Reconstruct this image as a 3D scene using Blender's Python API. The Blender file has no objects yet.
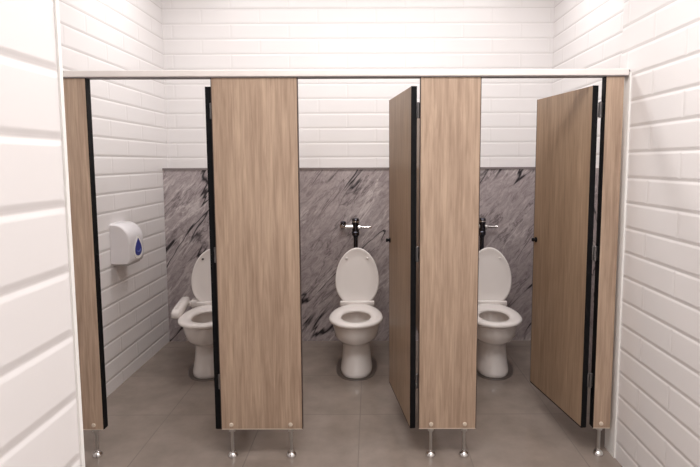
import bpy, bmesh, math, random
from math import sin, cos, pi, radians
from mathutils import Vector, Matrix
random.seed(4)
S = bpy.context.scene
COL = S.collection

# ------------------------------------------------------------------ helpers
def tag(o, label=None, cat=None, group=None, kind=None):
    if label: o['label'] = label
    if cat: o['category'] = cat
    if group: o['group'] = group
    if kind: o['kind'] = kind
    return o

def thing(name, label, cat, loc=(0, 0, 0), rz=0, group=None):
    o = bpy.data.objects.new(name, None); COL.objects.link(o)
    o.empty_display_size = .1
    o.location = loc; o.rotation_euler = (0, 0, rz)
    return tag(o, label, cat, group)

def obj(name, bm, m, parent=None, smooth=True, bevel=0, seg=2, angle=35):
    me = bpy.data.meshes.new(name)
    bmesh.ops.recalc_face_normals(bm, faces=bm.faces)
    bm.to_mesh(me); bm.free()
    o = bpy.data.objects.new(name, me); COL.objects.link(o)
    me.materials.append(m)
    if bevel:
        md = o.modifiers.new('bev', 'BEVEL'); md.width = bevel; md.segments = seg
        md.limit_method = 'ANGLE'; md.angle_limit = radians(40)
    if smooth:
        for p in me.polygons: p.use_smooth = True
        if bevel or angle < 180:
            me.set_sharp_from_angle(angle=radians(angle)) if not bevel else None
    if parent: o.parent = parent
    return o

def box(bm, x0, x1, y0, y1, z0, z1):
    v = [bm.verts.new((x, y, z)) for z in (z0, z1) for y in (y0, y1) for x in (x0, x1)]
    for f in ((0, 1, 3, 2), (4, 6, 7, 5), (0, 4, 5, 1), (2, 3, 7, 6), (0, 2, 6, 4), (1, 5, 7, 3)):
        bm.faces.new([v[i] for i in f])
    return bm

def nb(): return bmesh.new()

def rings(bm, rs, cap0=True, cap1=True, closed=False):
    """loft between rings of equal vertex count"""
    vr = [[bm.verts.new(p) for p in r] for r in rs]
    n = len(vr[0])
    pairs = list(zip(vr, vr[1:])) + ([(vr[-1], vr[0])] if closed else [])
    for a, b in pairs:
        for i in range(n):
            j = (i + 1) % n
            bm.faces.new((a[i], a[j], b[j], b[i]))
    if cap0 and not closed: bm.faces.new(vr[0][::-1])
    if cap1 and not closed: bm.faces.new(vr[-1])
    return bm

def lathe(bm, prof, c=(0, 0, 0), axis='z', n=24):
    rs = []
    for r, h in prof:
        ring = []
        for i in range(n):
            a = 2 * pi * i / n
            p = (r * cos(a), r * sin(a), h)
            if axis == 'x': p = (h, r * cos(a), r * sin(a))
            if axis == 'y': p = (r * cos(a), h, r * sin(a))
            ring.append((p[0] + c[0], p[1] + c[1], p[2] + c[2]))
        rs.append(ring)
    return rings(bm, rs)

def tube(bm, pts, r, n=14):
    """round tube along a polyline"""
    pts = [Vector(p) for p in pts]
    rs = []
    up = Vector((0.13, 0.2, 1)).normalized()
    for i, p in enumerate(pts):
        d = ((pts[min(i + 1, len(pts) - 1)] - pts[max(i - 1, 0)])).normalized()
        a = d.cross(up)
        if a.length < .1: a = d.cross(Vector((1, 0, 0)))
        a.normalize(); b = d.cross(a).normalized()
        rs.append([tuple(p + a * r * cos(2 * pi * k / n) + b * r * sin(2 * pi * k / n)) for k in range(n)])
    return rings(bm, rs)

# ------------------------------------------------------------------ materials
def mat(name):
    m = bpy.data.materials.new(name); m.use_nodes = True
    nt = m.node_tree
    return m, nt, nt.nodes['Principled BSDF']

def simple(name, col, rough=.5, metal=0, spec=None, coat=0, noise=.03):
    m, nt, b = mat(name)
    tc = nt.nodes.new('ShaderNodeTexCoord'); n = nt.nodes.new('ShaderNodeTexNoise')
    n.inputs['Scale'].default_value = 6; n.inputs['Detail'].default_value = 3
    nt.links.new(tc.outputs['Object'], n.inputs['Vector'])
    r = nt.nodes.new('ShaderNodeValToRGB')
    r.color_ramp.elements[0].position = .3; r.color_ramp.elements[1].position = .7
    r.color_ramp.elements[0].color = tuple(c * (1 - noise) for c in col) + (1,)
    r.color_ramp.elements[1].color = tuple(min(1, c * (1 + noise)) for c in col) + (1,)
    nt.links.new(n.outputs['Fac'], r.inputs['Fac']); nt.links.new(r.outputs['Color'], b.inputs['Base Color'])
    b.inputs['Roughness'].default_value = rough; b.inputs['Metallic'].default_value = metal
    if coat: b.inputs['Coat Weight'].default_value = coat; b.inputs['Coat Roughness'].default_value = .05
    return m

def N(nt, t, **kw):
    n = nt.nodes.new(t)
    for k, v in kw.items(): setattr(n, k, v)
    return n

def tile_mat(name, horiz, hoff, base=(.82, .80, .80), line=(.58, .55, .545), length=.50, bump=.6):
    """bevelled white brick tiles; horiz = world axis running along the wall, hoff = position of one vertical joint"""
    m, nt, b = mat(name); L = nt.links.new
    g = N(nt, 'ShaderNodeNewGeometry'); sx = N(nt, 'ShaderNodeSeparateXYZ'); L(g.outputs['Position'], sx.inputs[0])
    def M(op, a, b_=None, c=None):
        n = N(nt, 'ShaderNodeMath', operation=op)
        for k, v in enumerate((a, b_, c)):
            if v is None: continue
            if isinstance(v, (int, float)): n.inputs[k].default_value = v
            else: L(v, n.inputs[k])
        return n.outputs[0]
    RH = .127
    zz = M('ADD', sx.outputs['Z'], RH * 20 - 1.493)
    zr = M('DIVIDE', zz, RH)
    row = M('FLOOR', zr); fz = M('SUBTRACT', zr, row)
    dz = M('MULTIPLY', M('MINIMUM', fz, M('SUBTRACT', 1.0, fz)), RH)          # distance to the bed joint
    odd = M('MODULO', row, 2.0)
    xx = M('ADD', sx.outputs[horiz], length * 20 - hoff)
    xr = M('ADD', M('DIVIDE', xx, length), M('MULTIPLY', odd, .5))
    fx = M('FRACT', xr)
    dx = M('MULTIPLY', M('MINIMUM', fx, M('SUBTRACT', 1.0, fx)), length)
    def sm(d, a0, a1):
        mr = N(nt, 'ShaderNodeMapRange', interpolation_type='SMOOTHSTEP')
        mr.inputs['From Min'].default_value = a0; mr.inputs['From Max'].default_value = a1
        L(d, mr.inputs['Value']); return mr.outputs[0]
    lz = M('SUBTRACT', 1.0, sm(dz, .0008, .0045)); lx = M('MULTIPLY', M('SUBTRACT', 1.0, sm(dx, .0008, .004)), .35)
    ln = M('MAXIMUM', lz, lx)
    mx = N(nt, 'ShaderNodeMix'); mx.data_type = 'RGBA'; L(ln, mx.inputs[0])
    mx.inputs[6].default_value = base + (1,); mx.inputs[7].default_value = line + (1,)
    L(mx.outputs[2], b.inputs['Base Color'])
    hgt = M('MINIMUM', sm(dz, 0, .016), M('ADD', M('MULTIPLY', sm(dx, 0, .016), .45), .55))
    bp = N(nt, 'ShaderNodeBump'); bp.inputs['Strength'].default_value = bump; bp.inputs['Distance'].default_value = .006
    L(hgt, bp.inputs['Height']); L(bp.outputs[0], b.inputs['Normal'])
    b.inputs['Roughness'].default_value = .28
    return m

def wood_mat(name, dark, light, tilt=0):
    m, nt, b = mat(name); L = nt.links.new
    tc = N(nt, 'ShaderNodeTexCoord'); oi = N(nt, 'ShaderNodeObjectInfo')
    mp = N(nt, 'ShaderNodeMapping'); mp.inputs['Scale'].default_value = (44, 44, 2.6)
    ad = N(nt, 'ShaderNodeVectorMath', operation='ADD')
    ml = N(nt, 'ShaderNodeMath', operation='MULTIPLY'); ml.inputs[1].default_value = 40
    L(oi.outputs['Random'], ml.inputs[0]); cx = N(nt, 'ShaderNodeCombineXYZ')
    L(ml.outputs[0], cx.inputs[0]); L(ml.outputs[0], cx.inputs[2])
    L(tc.outputs['Object'], mp.inputs['Vector']); L(mp.outputs[0], ad.inputs[0]); L(cx.outputs[0], ad.inputs[1])
    n1 = N(nt, 'ShaderNodeTexNoise'); n1.inputs['Scale'].default_value = 1; n1.inputs['Detail'].default_value = 6
    n1.inputs['Roughness'].default_value = .65; n1.inputs['Distortion'].default_value = .5
    L(ad.outputs[0], n1.inputs['Vector'])
    mp2 = N(nt, 'ShaderNodeMapping'); mp2.inputs['Scale'].default_value = (.16, .16, .3); L(ad.outputs[0], mp2.inputs['Vector'])
    n2 = N(nt, 'ShaderNodeTexNoise'); n2.inputs['Scale'].default_value = 1; n2.inputs['Detail'].default_value = 2
    L(mp2.outputs[0], n2.inputs['Vector'])
    mp3 = N(nt, 'ShaderNodeMapping'); mp3.inputs['Scale'].default_value = (3.2, 3.2, 2.0); L(ad.outputs[0], mp3.inputs['Vector'])
    n3 = N(nt, 'ShaderNodeTexNoise'); n3.inputs['Scale'].default_value = 1; n3.inputs['Detail'].default_value = 3
    L(mp3.outputs[0], n3.inputs['Vector'])
    mx = N(nt, 'ShaderNodeMix'); mx.data_type = 'FLOAT'; mx.inputs[0].default_value = .33
    L(n1.outputs['Fac'], mx.inputs[2]); L(n2.outputs['Fac'], mx.inputs[3])
    mx2 = N(nt, 'ShaderNodeMix'); mx2.data_type = 'FLOAT'; mx2.inputs[0].default_value = .25
    L(mx.outputs[0], mx2.inputs[2]); L(n3.outputs['Fac'], mx2.inputs[3])
    r = N(nt, 'ShaderNodeValToRGB'); e = r.color_ramp.elements
    e[0].position = .34; e[0].color = dark + (1,); e[1].position = .65; e[1].color = light + (1,)
    L(mx2.outputs[0], r.inputs['Fac']); L(r.outputs['Color'], b.inputs['Base Color'])
    b.inputs['Roughness'].default_value = .42
    return m

def marble_mat():
    m, nt, b = mat('grey_marble'); L = nt.links.new
    g = N(nt, 'ShaderNodeNewGeometry')
    rot = N(nt, 'ShaderNodeMapping'); rot.inputs['Rotation'].default_value = (0, radians(50), 0)
    L(g.outputs['Position'], rot.inputs['Vector'])
    # soft cloudy streaks
    def noise(scale, sc, detail=5, rough=.6, dist=0, loc=(0, 0, 0)):
        mp = N(nt, 'ShaderNodeMapping'); mp.inputs['Scale'].default_value = sc; mp.inputs['Location'].default_value = loc
        L(rot.outputs[0], mp.inputs['Vector'])
        n = N(nt, 'ShaderNodeTexNoise'); n.inputs['Scale'].default_value = scale; n.inputs['Detail'].default_value = detail
        n.inputs['Roughness'].default_value = rough; n.inputs['Distortion'].default_value = dist
        L(mp.outputs[0], n.inputs['Vector']); return n
    base = noise(1, (8.5, 14, 24), 8, .8, 1.3)
    r = N(nt, 'ShaderNodeValToRGB'); e = r.color_ramp.elements
    e[0].position = .30; e[0].color = (.21, .170, .178, 1); e[1].position = .66; e[1].color = (.56, .50, .505, 1)
    L(base.outputs['Fac'], r.inputs['Fac'])
    cur = r.outputs['Color']
    def vein(n, c, w, col, amt):
        s = N(nt, 'ShaderNodeMath', operation='SUBTRACT'); s.inputs[1].default_value = c; L(n.outputs['Fac'], s.inputs[0])
        a = N(nt, 'ShaderNodeMath', operation='ABSOLUTE'); L(s.outputs[0], a.inputs[0])
        mr = N(nt, 'ShaderNodeMapRange'); mr.inputs['From Min'].default_value = 0; mr.inputs['From Max'].default_value = w
        mr.inputs['To Min'].default_value = amt; mr.inputs['To Max'].default_value = 0
        L(a.outputs[0], mr.inputs['Value'])
        mk = noise(1, (1.7, 1.7, 2.6), 2, .5, 0, (c * 31, 3, 1))
        mm = N(nt, 'ShaderNodeMapRange'); mm.inputs['From Min'].default_value = .44; mm.inputs['From Max'].default_value = .54
        L(mk.outputs['Fac'], mm.inputs['Value'])
        mu = N(nt, 'ShaderNodeMath', operation='MULTIPLY'); L(mr.outputs[0], mu.inputs[0]); L(mm.outputs[0], mu.inputs[1])
        mx = N(nt, 'ShaderNodeMix'); mx.data_type = 'RGBA'
        L(mu.outputs[0], mx.inputs[0]); L(cur, mx.inputs[6]); mx.inputs[7].default_value = col + (1,)
        return mx.outputs[2]
    v1 = noise(1, (.55, 3, 3.4), 4, .5, .3)
    v2 = noise(1, (1.6, 4, 8.0), 4, .6, .5, (5, 2, 7))
    cur = vein(v2, .47, .03, (.74, .69, .68), .7)
    cur = vein(v2, .55, .020, (.10, .08, .085), .7)
    cur = vein(v1, .49, .016, (.02, .016, .02), 1.3)
    L(cur, b.inputs['Base Color']); b.inputs['Roughness'].default_value = .3
    return m

def floor_mat():
    m, nt, b = mat('floor_tile'); L = nt.links.new
    g = N(nt, 'ShaderNodeNewGeometry')
    mp = N(nt, 'ShaderNodeMapping'); mp.inputs['Location'].default_value = (10.27, 10.07, 0)
    L(g.outputs['Position'], mp.inputs['Vector'])
    br = N(nt, 'ShaderNodeTexBrick'); br.offset = 0
    br.inputs['Scale'].default_value = 1; br.inputs['Brick Width'].default_value = .60; br.inputs['Row Height'].default_value = .60
    br.inputs['Mortar Size'].default_value = .003; br.inputs['Mortar Smooth'].default_value = .3
    L(mp.outputs[0], br.inputs['Vector'])
    n = N(nt, 'ShaderNodeTexNoise'); n.inputs['Scale'].default_value = 4; n.inputs['Detail'].default_value = 8; n.inputs['Roughness'].default_value = .6
    L(g.outputs['Position'], n.inputs['Vector'])
    r = N(nt, 'ShaderNodeValToRGB'); e = r.color_ramp.elements
    e[0].position = .3; e[0].color = (.235, .193, .165, 1); e[1].position = .7; e[1].color = (.32, .268, .232, 1)
    L(n.outputs['Fac'], r.inputs['Fac'])
    mx = N(nt, 'ShaderNodeMix'); mx.data_type = 'RGBA'; L(br.outputs['Fac'], mx.inputs[0]); L(r.outputs['Color'], mx.inputs[6])
    mx.inputs[7].default_value = (.22, .185, .16, 1)
    L(mx.outputs[2], b.inputs['Base Color'])
    rr = N(nt, 'ShaderNodeMapRange'); rr.inputs['To Min'].default_value = .09; rr.inputs['To Max'].default_value = .22
    L(n.outputs['Fac'], rr.inputs['Value']); L(rr.outputs[0], b.inputs['Roughness'])
    bp = N(nt, 'ShaderNodeBump'); bp.inputs['Strength'].default_value = .3; bp.inputs['Distance'].default_value = .002; bp.invert = True
    L(br.outputs['Fac'], bp.inputs['Height']); L(bp.outputs[0], b.inputs['Normal'])
    return m

M_TX = tile_mat('white_tile_back', 'X', .05, line=(.68, .655, .65), bump=.35)
M_TY = tile_mat('white_tile_side', 'Y', .11, line=(.60, .57, .565), bump=.5)
M_TNL = tile_mat('white_tile_near_left', 'Y', 1.0, line=(.70, .675, .67), bump=.45)
M_TNR = tile_mat('white_tile_near_right', 'Y', 2.69, line=(.68, .655, .65), bump=.5)
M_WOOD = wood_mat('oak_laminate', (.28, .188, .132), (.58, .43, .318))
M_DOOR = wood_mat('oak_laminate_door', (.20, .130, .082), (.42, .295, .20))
M_MARBLE = marble_mat()
M_FLOOR = floor_mat()
M_WHITE = simple('white_paint', (.88, .87, .85), .5)
M_RAIL = simple('white_rail_paint', (.85, .80, .77), .35)
M_BLACK = simple('black_edge_band', (.005, .005, .006), .6)
M_BLACK.node_tree.nodes['Principled BSDF'].inputs['Specular IOR Level'].default_value = .15
M_RING = simple('dark_grey_ring', (.115, .094, .082), .3)
M_DKEDGE = simple('dark_brown_edge', (.07, .045, .035), .5)
M_HINGE = simple('hinge_metal', (.22, .21, .21), .35, 1)
M_CHROME = simple('chrome', (.80, .79, .78), .12, 1)
M_STEEL = simple('brushed_steel', (.55, .54, .53), .3, 1)
M_DARKCH = simple('dark_chrome', (.09, .09, .11), .2, 1)
M_CER = simple('white_ceramic', (.87, .83, .81), .12, 0, coat=.6, noise=.01)
M_SEAT = simple('white_seat_plastic', (.89, .85, .83), .2, 0, noise=.01)
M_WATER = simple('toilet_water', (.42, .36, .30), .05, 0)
M_BOWLIN = simple('bowl_shadowed_glaze', (.62, .55, .48), .15, 0, noise=.05)
M_PLAS = simple('dispenser_plastic', (.85, .84, .87), .2, 0, coat=.4, noise=.01)
M_BLUE = simple('blue_badge', (.015, .03, .30), .3, 0)
M_TRIM = simple('light_edge_trim', (.70, .60, .50), .4)
M_BUMP = simple('grey_rubber', (.12, .11, .11), .6)
M_GREYPL = simple('grey_plastic', (.45, .44, .43), .5)

# ------------------------------------------------------------------ layout
XL, XR, XW = -1.786, 1.58, 1.30      # stall side walls, near right wall
D = 2.65                              # front face of the partition
BM, BW = 4.48, 4.60                   # marble face, upper wall face
H = 3.25
MZ = 1.53
TOP, BOT = 2.0, .158

def struct(name, bm, m, label=None, cat=None):
    o = obj(name, bm, m, smooth=False); o['kind'] = 'structure'
    if label: o['label'] = label
    if cat: o['category'] = cat
    return o

struct('floor', box(nb(), XL - .1, XR + .1, -1.6, BW + .1, -.1, 0), M_FLOOR, 'grey brown glossy tiled floor under the stalls', 'floor')
struct('ceiling', box(nb(), XL - .1, XR + .1, -1.6, BW + .1, H, H + .1), M_WHITE, 'plain white ceiling above the stalls', 'ceiling')
struct('wall_back', box(nb(), XL - .1, XR + .1, BW, BW + .1, 0, H), M_TX, 'white brick tiled back wall above the marble', 'wall')
struct('wall_left', box(nb(), XL - .1, XL, -1.6, BW, 0, H), M_TY, 'white brick tiled side wall of the left stall', 'wall')
struct('wall_right', box(nb(), XR, XR + .1, -1.6, BW, 0, H), M_TY, 'white brick tiled side wall of the right stall', 'wall')
struct('wall_front', box(nb(), XL, XR, -1.6, -1.5, 0, H), M_WHITE, 'plain wall behind the viewer', 'wall')
struct('wall_near_right', box(nb(), XW, XR, -1.5, D + .10, 0, H), M_TNR, 'white brick tiled wall at the right, in front of the stalls', 'wall')
struct('wall_near_left', box(nb(), -.735, -.587, -1.5, 1.0, 0, H), M_TNL, 'white tiled wall end close at the left edge', 'wall')
struct('wall_marble_side', box(nb(), XR - .03, XR, D + .10, BM, 0, MZ), M_MARBLE, 'grey veined marble on the side wall of the right stall', 'wall')
# marble wainscot built out from the back wall with a ledge on top
struct('wall_marble', box(nb(), XL, XR, BM, BW, 0, MZ - .018), M_MARBLE, 'grey veined marble wainscot behind the toilets', 'wall')
struct('trim_1', box(nb(), XL, XR, BM - .006, BW, MZ - .018, MZ), simple('ledge_stone', (.22, .19, .19), .3), 'narrow dark stone ledge on top of the marble', 'trim')
# white corner profiles
struct('trim_2', box(nb(), -.597, -.583, .996, 1.006, 0, H), M_WHITE, 'white corner profile on the near left wall', 'trim')
struct('trim_3', box(nb(), XW - .008, XW + .004, D - .012, D + .10, 0, TOP + .02), M_WHITE, 'white corner profile on the right wall beside the partition', 'trim')

# ------------------------------------------------------------------ camera
f = Vector((-0.000496, 0.995685, -0.092801)); r = Vector((0.999994, 0.000188, -0.00333)); u = Vector((0.003298, 0.092802, 0.995679))
cam = bpy.data.cameras.new('camera'); co = bpy.data.objects.new('camera', cam); COL.objects.link(co)
co.matrix_world = Matrix(((r.x, u.x, -f.x, 0), (r.y, u.y, -f.y, 0), (r.z, u.z, -f.z, 1.5743), (0, 0, 0, 1)))
cam.sensor_width = 36; cam.lens = 520 * 36 / 700
cam.shift_x = -20.4 / 700; cam.shift_y = -22.7 / 700
cam.clip_start = .02
S.camera = co

# ------------------------------------------------------------------ partition front panels
TH = .042
def leg(parent, x, y):
    b = nb()
    lathe(b, [(.0085, .012), (.0085, BOT - .016), (.016, BOT - .014), (.016, BOT)], (x, y, 0), n=18)
    l = obj('leg', b, M_STEEL, parent)
    b = nb()
    lathe(b, [(.025, 0), (.027, .004), (.027, .010), (.024, .018), (.018, .025), (.011, .029), (.0095, .036)], (x, y, 0), n=24)
    obj('foot', b, M_CHROME, l)
    b = nb()
    lathe(b, [(.011, 0), (.010, -.005), (.004, -.007)], (x, -.0, BOT + .028), axis='y', n=18)
    obj('bolt', b, M_TRIM, parent)

def panel(x0, x1, label, legs, edges, TH=TH, em=None):
    cx = (x0 + x1) / 2; w = x1 - x0
    t = thing('partition_panel', label, 'panel', (cx, D, 0))
    b = nb(); e = .004
    box(b, -w / 2 + e, w / 2 - e, 0, TH, BOT + .006, TOP - .002)
    obj('board', b, M_WOOD, t, smooth=False, bevel=.0015)
    for sgn in edges:
        b = nb(); xx = sgn * (w / 2 - e)
        box(b, min(xx, xx + sgn * e), max(xx, xx + sgn * e), .001, TH, BOT + .003, TOP - .002)
        obj('edge_band', b, em or M_BLACK, t, smooth=False)
    b = nb(); box(b, -w / 2 + .002, w / 2 - .002, .002, TH, BOT, BOT + .006)
    obj('bottom_trim', b, M_TRIM, t, smooth=False)
    for lx in legs: leg(t, lx - cx, TH / 2)
    return t
p1 = panel(XL + .004, -1.424, 'narrow light oak panel at the left end of the partition', (-1.72, -1.478), (1,))
p2 = panel(-.800, -.365, 'widest light oak panel, between the left and middle stall openings', (-.745, -.430), (-1, 1), .028, M_DKEDGE)
p3 = panel(.2504, .5575, 'mid width light oak panel, between the middle and right stall openings', (.318, .497), (-1, 1), .028, M_DKEDGE)
p4 = panel(1.178, 1.275, 'narrowest light oak panel, against the right tiled wall', (1.222,), (-1,))
# strike catches sit on the edges of the panels
for p, x in ((p1, -1.424),):
    b = nb(); cx = p.location.x
    box(b, x - cx, x - cx + .008, .002, .026, 1.070, 1.105)
    obj('strike_catch', b, M_BLACK, p, bevel=.002)

# head rail
t = thing('head_rail', 'long white rail running across the tops of the wooden panels', 'rail', (0, D, TOP))
b = nb(); box(b, XL + .005, XW - .012, -.012, TH + .012, 0.002, .034)
obj('rail_bar', b, M_RAIL, t, smooth=False, bevel=.004)
b = nb(); box(b, XL + .006, XW - .014, -.008, TH + .008, -.002, .002)
obj('gasket', b, simple('rail_gasket', (.20, .18, .18), .5), t, smooth=False)
b = nb(); lathe(b, [(.012, 0), (.012, .008), (.006, .010)], (XW - .012, .010, .022), axis='x', n=18)
obj('end_cap', b, simple('rail_cap', (.13, .10, .12), .5), t)

# dividers between stalls
for x, lab in ((-.66, 'wooden divider standing between the left and middle stalls'), (.404, 'wooden divider standing between the middle and right stalls')):
    t = thing('stall_divider', lab, 'divider', (x, D + TH, 0))
    b = nb(); box(b, -.012, .012, .003, BM - D - TH - .003, BOT, TOP - .03)
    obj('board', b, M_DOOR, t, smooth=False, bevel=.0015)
    b = nb()
    box(b, -.022, .022, BM - D - TH - .028, BM - D - TH - .002, 1.2, 1.28)
    obj('wall_bracket', b, M_STEEL, t, bevel=.002)
    b = nb()
    lathe(b, [(.024, 0), (.025, .004), (.012, .016), (.0085, .03), (.0085, BOT)], (0, 1.35, 0), n=20)
    obj('leg', b, M_STEEL, t)

# ------------------------------------------------------------------ doors (all hinged at their right, opening inwards)
DT = .029
def door(hx, hy, ang, w, label, gap=.016):
    t = thing('stall_door', label, 'door', (hx, hy, 0), radians(ang))
    # local: door lies along -x from the hinge; +y is the inner side
    b = nb(); z1 = 1.955
    box(b, -w + .004, -.004, 0, DT, BOT + .004, z1)
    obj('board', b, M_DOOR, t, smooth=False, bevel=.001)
    b = nb(); box(b, -.004, 0, -.0005, DT, BOT, z1 + .001); obj('edge_band', b, M_BLACK, t, smooth=False)
    b = nb(); box(b, -w, -w + .004, -.0005, DT, BOT, z1 + .001); obj('edge_band', b, M_BUMP, t, smooth=False)
    b = nb(); box(b, -w + .004, -.004, .001, DT, BOT - .004, BOT + .004); obj('bottom_edge', b, M_BLACK, t, smooth=False)
    # thumb latch near the free edge
    b = nb()
    lathe(b, [(.016, 0), (.016, -.005), (.009, -.008), (.008, -.016), (.012, -.018), (.010, -.026)], (-w + .035, 0, 1.09), axis='y', n=20)
    la = obj('latch', b, M_BLACK, t)
    b = nb(); box(b, -w - .008, -w + .05, DT, DT + .018, 1.07, 1.11); obj('latch_bolt', b, M_BLACK, la, bevel=.003)
    for hz in (1.835, 1.10, .42):
        x0 = DT - .003
        b = nb()
        lathe(b, [(.006, -.040), (.0075, -.038), (.0075, -.014), (.0065, -.013), (.0065, .013), (.0075, .014), (.0075, .038), (.006, .040)],
              (x0 + gap / 2, -.001, hz), n=18)
        h = obj('hinge', b, M_HINGE, t); h.rotation_euler = (0, 0, -radians(ang))
        b = nb(); box(b, x0, DT + gap + .001, .003, .008, hz - .036, hz + .036)
        obj('hinge_leaf', b, M_HINGE, h, bevel=.001)
    return t
door(-.832, D + .012, -89, .60, 'stall door of the left stall, seen edge-on beside the widest panel', .004)
door(.207, D + .012, -81.3, .60, 'open stall door of the middle stall, a narrow strip of wood showing')
door(1.122, D + .012, -81.0, .60, 'open stall door of the right stall, its wide wooden face turned to the left', .027)

# ------------------------------------------------------------------ toilets (local front = -y, origin on the floor below the hinge line)
NS = 48
def outline(a, yf, yb, kb=.62, n=NS, yk=.46, pt=1.0):
    """egg outline: half width a, front at y=-yf, back at y=+yb; the back is narrowed and squarer"""
    pts = []
    yc = -yf * yk
    for i in range(n):
        t = 2 * pi * i / n
        s, c = sin(t), cos(t)
        if c < 0:      # front half (towards -y)
            y = yc + (yf + yc) * c; x = a * math.copysign(abs(s) ** pt, s)
        else:
            L_ = yb - yc
            k = 1 - (1 - kb) * (c ** 1.6)
            q = math.copysign(abs(s) ** .62, s)
            x = a * q * k; y = yc + L_ * math.copysign(abs(c) ** .80, c)
        pts.append((x, y))
    return pts

def ell(a, b_, cy, z, n=NS, p=1.0):
    out = []
    for i in range(n):
        t = 2 * pi * i / n
        out.append((a * math.copysign(abs(sin(t)) ** p, sin(t)), cy + b_ * math.copysign(abs(cos(t)) ** p, cos(t)), z))
    return out

def flat(o, z): return [(x, y, z) for x, y in o]
def sc(o, k, cy=-.25): return [(x * k, cy + (y - cy) * k) for x, y in o]

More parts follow.
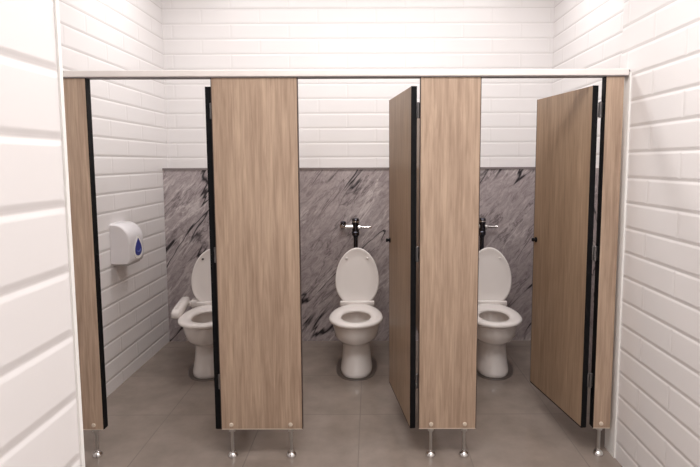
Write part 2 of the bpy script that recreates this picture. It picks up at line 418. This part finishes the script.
def toilet(x, y, label, bidet=False, rz=0):
    t = thing('toilet', label, 'toilet', (x, y, 0), radians(rz))
    # bowl and pedestal, one continuous ceramic shell with a hollow basin
    rs = [ell(.119, .235, -.215, 0, p=.8), ell(.124, .240, -.215, .006, p=.8), ell(.122, .238, -.215, .03, p=.8),
          ell(.117, .230, -.21, .055, p=.82), ell(.111, .220, -.20, .11, p=.85), ell(.107, .214, -.197, .17, p=.88),
          ell(.108, .214, -.20, .215, p=.92), ell(.118, .224, -.212, .24), ell(.144, .246, -.238, .262),
          ell(.166, .262, -.256, .290), ell(.176, .270, -.262, .345), ell(.183, .275, -.265, .385),
          ell(.184, .276, -.265, .397), ell(.178, .271, -.265, .404),
          ell(.140, .215, -.285, .402), ell(.132, .205, -.287, .390), ell(.128, .195, -.287, .35),
          ell(.105, .155, -.28, .28), ell(.075, .105, -.26, .22), ell(.05, .07, -.25, .18), ell(.03, .04, -.25, .15)]
    b = nb(); rings(b, rs)
    body = obj('bowl', b, M_CER, t, angle=180)
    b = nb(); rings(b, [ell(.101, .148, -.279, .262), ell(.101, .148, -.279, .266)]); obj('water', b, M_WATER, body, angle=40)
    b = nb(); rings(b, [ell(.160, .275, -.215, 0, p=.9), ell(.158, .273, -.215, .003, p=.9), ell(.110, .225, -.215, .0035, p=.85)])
    obj('base_ring', b, M_RING, t, angle=40)  # thin dark grey-brown oval lying on the floor, wider than the pedestal
    # rear deck that carries the hinges and inlet
    b = nb(); rings(b, [ell(.07, .07, .07, 0, p=.6), ell(.075, .09, .06, .2, p=.6), ell(.12, .11, .045, .33, p=.55), ell(.13, .115, .04, .395, p=.5), ell(.125, .11, .04, .404, p=.5)])
    obj('rear_deck', b, M_CER, t, angle=60)
    # seat ring
    zo = .412
    so = outline(.200, .575, .00, .74, yk=.60)
    si = [(xx, yy) for xx, yy, _ in ell(.108, .160, -.325, 0)]
    secs = [(0.0, .006), (0.04, .0), (.5, .0), (.94, .0), (1.0, .005), (1.0, .016), (.92, .025), (.75, .029), (.45, .028), (.12, .023), (.02, .015)]
    rr = []
    for k, z in secs:
        rr.append([(si[i][0] + (so[i][0] - si[i][0]) * k, si[i][1] + (so[i][1] - si[i][1]) * k, zo + z) for i in range(NS)])
    b = nb(); rings(b, rr, closed=True)
    seat = obj('seat', b, M_SEAT, t, angle=180)
    b = nb()
    for sx in (-1, 1):
        lathe(b, [(.014, 0), (.016, .004), (.016, .034), (.012, .038)], (sx * .075, .03, zo - .008), n=20)
    lathe(b, [(.010, -.10), (.012, -.098), (.012, .098), (.010, .10)], (0, .022, zo + .030), axis='x', n=18)
    obj('hinge_bar', b, M_SEAT, t)
    b = nb(); box(b, -.140, .140, -.012, .034, zo + .006, zo + .046); obj('hinge_cover', b, M_SEAT, t, bevel=.010, seg=4)
    # raised lid: plate in local (x, s) with s measured up from the hinge
    lo = outline(.178, .462, .0, .84, yk=.42, pt=1.08)
    tilt = radians(9)
    def place(xx, s, d):   # s along lid, d = thickness offset to the front
        return (xx, .016 + s * sin(tilt) - d * cos(tilt), zo + .012 + s * cos(tilt) + d * sin(tilt))
    plate = []
    for k, d in ((.60, .004), (.90, .002), (.965, -.004), (.985, -.010), (1.0, -.004), (1.0, .006), (.985, .013), (.955, .016), (.90, .011), (.6, .010)):
        o = sc(lo, k, -.24)
        plate.append([place(xx, -yy, d) for xx, yy in o])
    # front face dished slightly, back face behind
    b = nb()
    order = [plate[9], plate[8], plate[7], plate[6], plate[5], plate[4], plate[3], plate[2]]
    back = [place(xx, -yy, -.014) for xx, yy in sc(lo, .93, -.24)]
    rings(b, order + [back])
    lid = obj('lid', b, M_SEAT, t, angle=180)
    for sx in (-1, 1):
        b = nb(); p = place(sx * .085, .375, .011)
        lathe(b, [(.009, .003), (.009, -.006), (.006, -.009)], p, axis='y', n=14); obj('bumper', b, M_SEAT if not bidet else M_BUMP, lid)
    if bidet:
        b = nb(); box(b, -.19, .19, .012, .13, .405, .470); obj('bidet_housing', b, M_SEAT, t, bevel=.02, seg=4)
        b = nb()
        rs = []
        for yy, hw, hh, zc in ((-.340, .018, .014, .448), (-.330, .030, .025, .449), (-.30, .036, .034, .452), (-.15, .036, .036, .460), (.02, .034, .036, .466), (.05, .028, .028, .466), (.06, .015, .015, .466)):
            ring = []
            for i in range(20):
                a = 2 * pi * i / 20
                ring.append((-.225 + hw * math.copysign(abs(cos(a)) ** .6, cos(a)), yy, zc + hh * math.copysign(abs(sin(a)) ** .6, sin(a))))
            rs.append(ring)
        rings(b, rs); pn = obj('control_panel', b, M_SEAT, t, angle=60)
        b = nb()
        b.free()
        for k in range(3):
            b = nb(); box(b, -.237, -.215, -.29 + k * .06, -.26 + k * .06, .482 + k * .003, .492 + k * .003)
            obj('button', b, M_SEAT, pn, bevel=.002)
        b = nb(); box(b, -.235, -.18, .0, .06, .425, .46); obj('panel_arm', b, M_SEAT, t, bevel=.006)
    return t
TY = 4.12
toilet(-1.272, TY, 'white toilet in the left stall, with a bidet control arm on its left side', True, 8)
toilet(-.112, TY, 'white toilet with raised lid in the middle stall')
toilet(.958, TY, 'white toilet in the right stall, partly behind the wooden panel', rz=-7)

# flush valves on the marble
def valve(x, label):
    t = thing('flush_valve', label, 'flush valve', (x, BM, 1.03))
    yc = -.10
    b = nb()
    lathe(b, [(.010, .075), (.024, .073), (.031, .062), (.032, .035), (.029, .030), (.029, -.04), (.032, -.044), (.032, -.07), (.024, -.078), (.020, -.09)], (0, yc, 0), n=28)
    body = obj('valve_body', b, M_DARKCH, t)
    b = nb(); lathe(b, [(.033, .040), (.0335, .043), (.0335, .048), (.033, .050)], (0, yc, 0), n=28); obj('collar', b, M_CHROME, body)
    # supply pipe to the wall on the left
    b = nb()
    lathe(b, [(.019, -.02), (.022, -.022), (.022, -.085), (.019, -.087)], (0, yc, .0), axis='x', n=20)
    obj('supply_pipe', b, M_CHROME, t)
    b = nb()
    tube(b, [(-.085, yc, 0), (-.098, yc, 0), (-.106, yc + .004, 0), (-.110, yc + .014, 0), (-.110, -.003, 0)], .013)
    obj('elbow', b, M_CHROME, t)
    b = nb(); lathe(b, [(.030, 0), (.030, -.004), (.022, -.010), (.016, -.012)], (-.110, 0, 0), axis='y', n=24); obj('wall_flange', b, M_CHROME, t)
    b = nb(); lathe(b, [(.012, 0), (.023, .002), (.024, .026), (.016, .032)], (-.104, yc - .018, .018), n=20); obj('stop_cap', b, M_DARKCH, t)
    # flush handle to the right
    b = nb()
    lathe(b, [(.020, .018), (.024, .022), (.024, .040), (.014, .046), (.011, .060), (.012, .115), (.014, .128), (.008, .134)], (0, yc - .004, -.004), axis='x', n=20)
    obj('handle', b, M_CHROME, t)
    # flush tube down to the bowl
    b = nb()
    tube(b, [(0, yc, -.06), (0, yc, -.30), (0, yc - .0, -.60), (0, yc - .005, -.622), (0, yc - .02, -.635)] if False else [(0, yc, -.06), (0, yc, -.25), (0, yc, -.36), (0, yc - .012, -.41), (0, yc - .06, -.46), (0, yc - .115, -.51), (0, yc - .135, -.55), (0, yc - .140, -.60), (0, yc - .14, -.618)], .018)
    obj('flush_tube', b, M_DARKCH, t)
    b = nb(); lathe(b, [(.022, -.600), (.025, -.602), (.025, -.621), (.020, -.624)], (0, yc - .14, 0), n=20); obj('spud_nut', b, M_CHROME, t)
    return t
valve(-.128, 'chrome and dark flush valve on the marble behind the middle toilet')
valve(.945, 'dark flush valve on the marble behind the right toilet')
valve(-1.205, 'flush valve on the marble behind the left toilet')

# ------------------------------------------------------------------ paper dispenser on the left wall
t = thing('paper_dispenser', 'white plastic paper dispenser with a blue teardrop badge on the left tiled wall', 'dispenser', (XL + .0005, 3.525, .875))
dp, hh, ww = .135, .285, .222
prof = [(0, 0), (dp * .80, 0), (dp * .90, .006), (dp * .97, .02), (dp, .045)]
R = .115
prof += [(dp, .17)]
for i in range(1, 11):
    a = radians(90 * i / 10)
    prof.append((dp - R + R * cos(a), .17 + .115 * sin(a)))
prof += [(0, hh)]
n = len(prof)
b = nb()
rs = []
for yy, k in ((0.0, .93), (.004, .965), (.012, .99), (.022, 1.0), (ww - .022, 1.0), (ww - .012, .99), (ww - .004, .965), (ww, .93)):
    rs.append([(px * k, yy, hh * .45 + (pz - hh * .45) * k) for px, pz in prof])
rings(b, rs)
body = obj('cover', b, M_PLAS, t, angle=30)
b = nb(); box(b, .002, dp * .82, .02, ww - .02, -.008, .006); obj('base_tray', b, M_GREYPL, t, bevel=.003)
# teardrop badge: white surround and blue centre, applied on the front face
def tear(scale, n=36):
    out = []
    for i in range(n):
        a = 2 * pi * i / n
        out.append((sin(a) * abs(sin(a / 2)) ** 1.1 * .068 * scale, cos(a) * .062 * scale))
    return out
for sc_, d0, d1, mm, nm in ((1.34, 0, .003, M_WHITE, 'badge_surround'), (1.0, .003, .0045, M_BLUE, 'badge')):
    b = nb(); tt = tear(sc_)
    rings(b, [[(dp + d0 - .001, .122 + q[0], .110 + q[1]) for q in tt], [(dp + d1, .122 + q[0], .110 + q[1]) for q in tt]])
    ob = obj(nm, b, mm, body, smooth=False)
# pale swirl mark inside the blue badge
b = nb()
pts = []
for i in range(13):
    a = radians(200 + i * 14)
    pts.append((dp + .005, .122 + .028 * cos(a), .092 + .016 * sin(a)))
tube(b, pts, .0018, 6)
obj('badge_mark', b, simple('pale_blue_print', (.30, .38, .80), .4), body)

# ------------------------------------------------------------------ lights
def area(name, loc, sx, sy, power, col=(1, .97, .93), rot=(0, 0, 0), spread=180):
    l = bpy.data.lights.new(name, 'AREA'); l.shape = 'RECTANGLE'; l.size = sx; l.size_y = sy; l.energy = power; l.color = col
    l.spread = radians(spread)
    o = bpy.data.objects.new(name, l); COL.objects.link(o); o.location = loc; o.rotation_euler = rot
    return o
area('ceiling_light_stalls', (-.1, 3.62, H - .03), 2.9, .35, 39, (1, .97, .955))
area('ceiling_light_front', (.2, 1.35, H - .03), 1.6, .8, 52, (1, .965, .945))
area('ceiling_light_rear', (.35, -.7, H - .03), 1.4, .8, 12, (1, .965, .95))
w = bpy.data.worlds.new('world'); S.world = w; w.use_nodes = True
w.node_tree.nodes['Background'].inputs[0].default_value = (.9, .92, 1, 1)
w.node_tree.nodes['Background'].inputs[1].default_value = .3
S.view_settings.view_transform = 'Standard'
S.view_settings.look = 'None'
S.view_settings.exposure = 0
S.cycles.max_bounces = 12; S.cycles.diffuse_bounces = 8
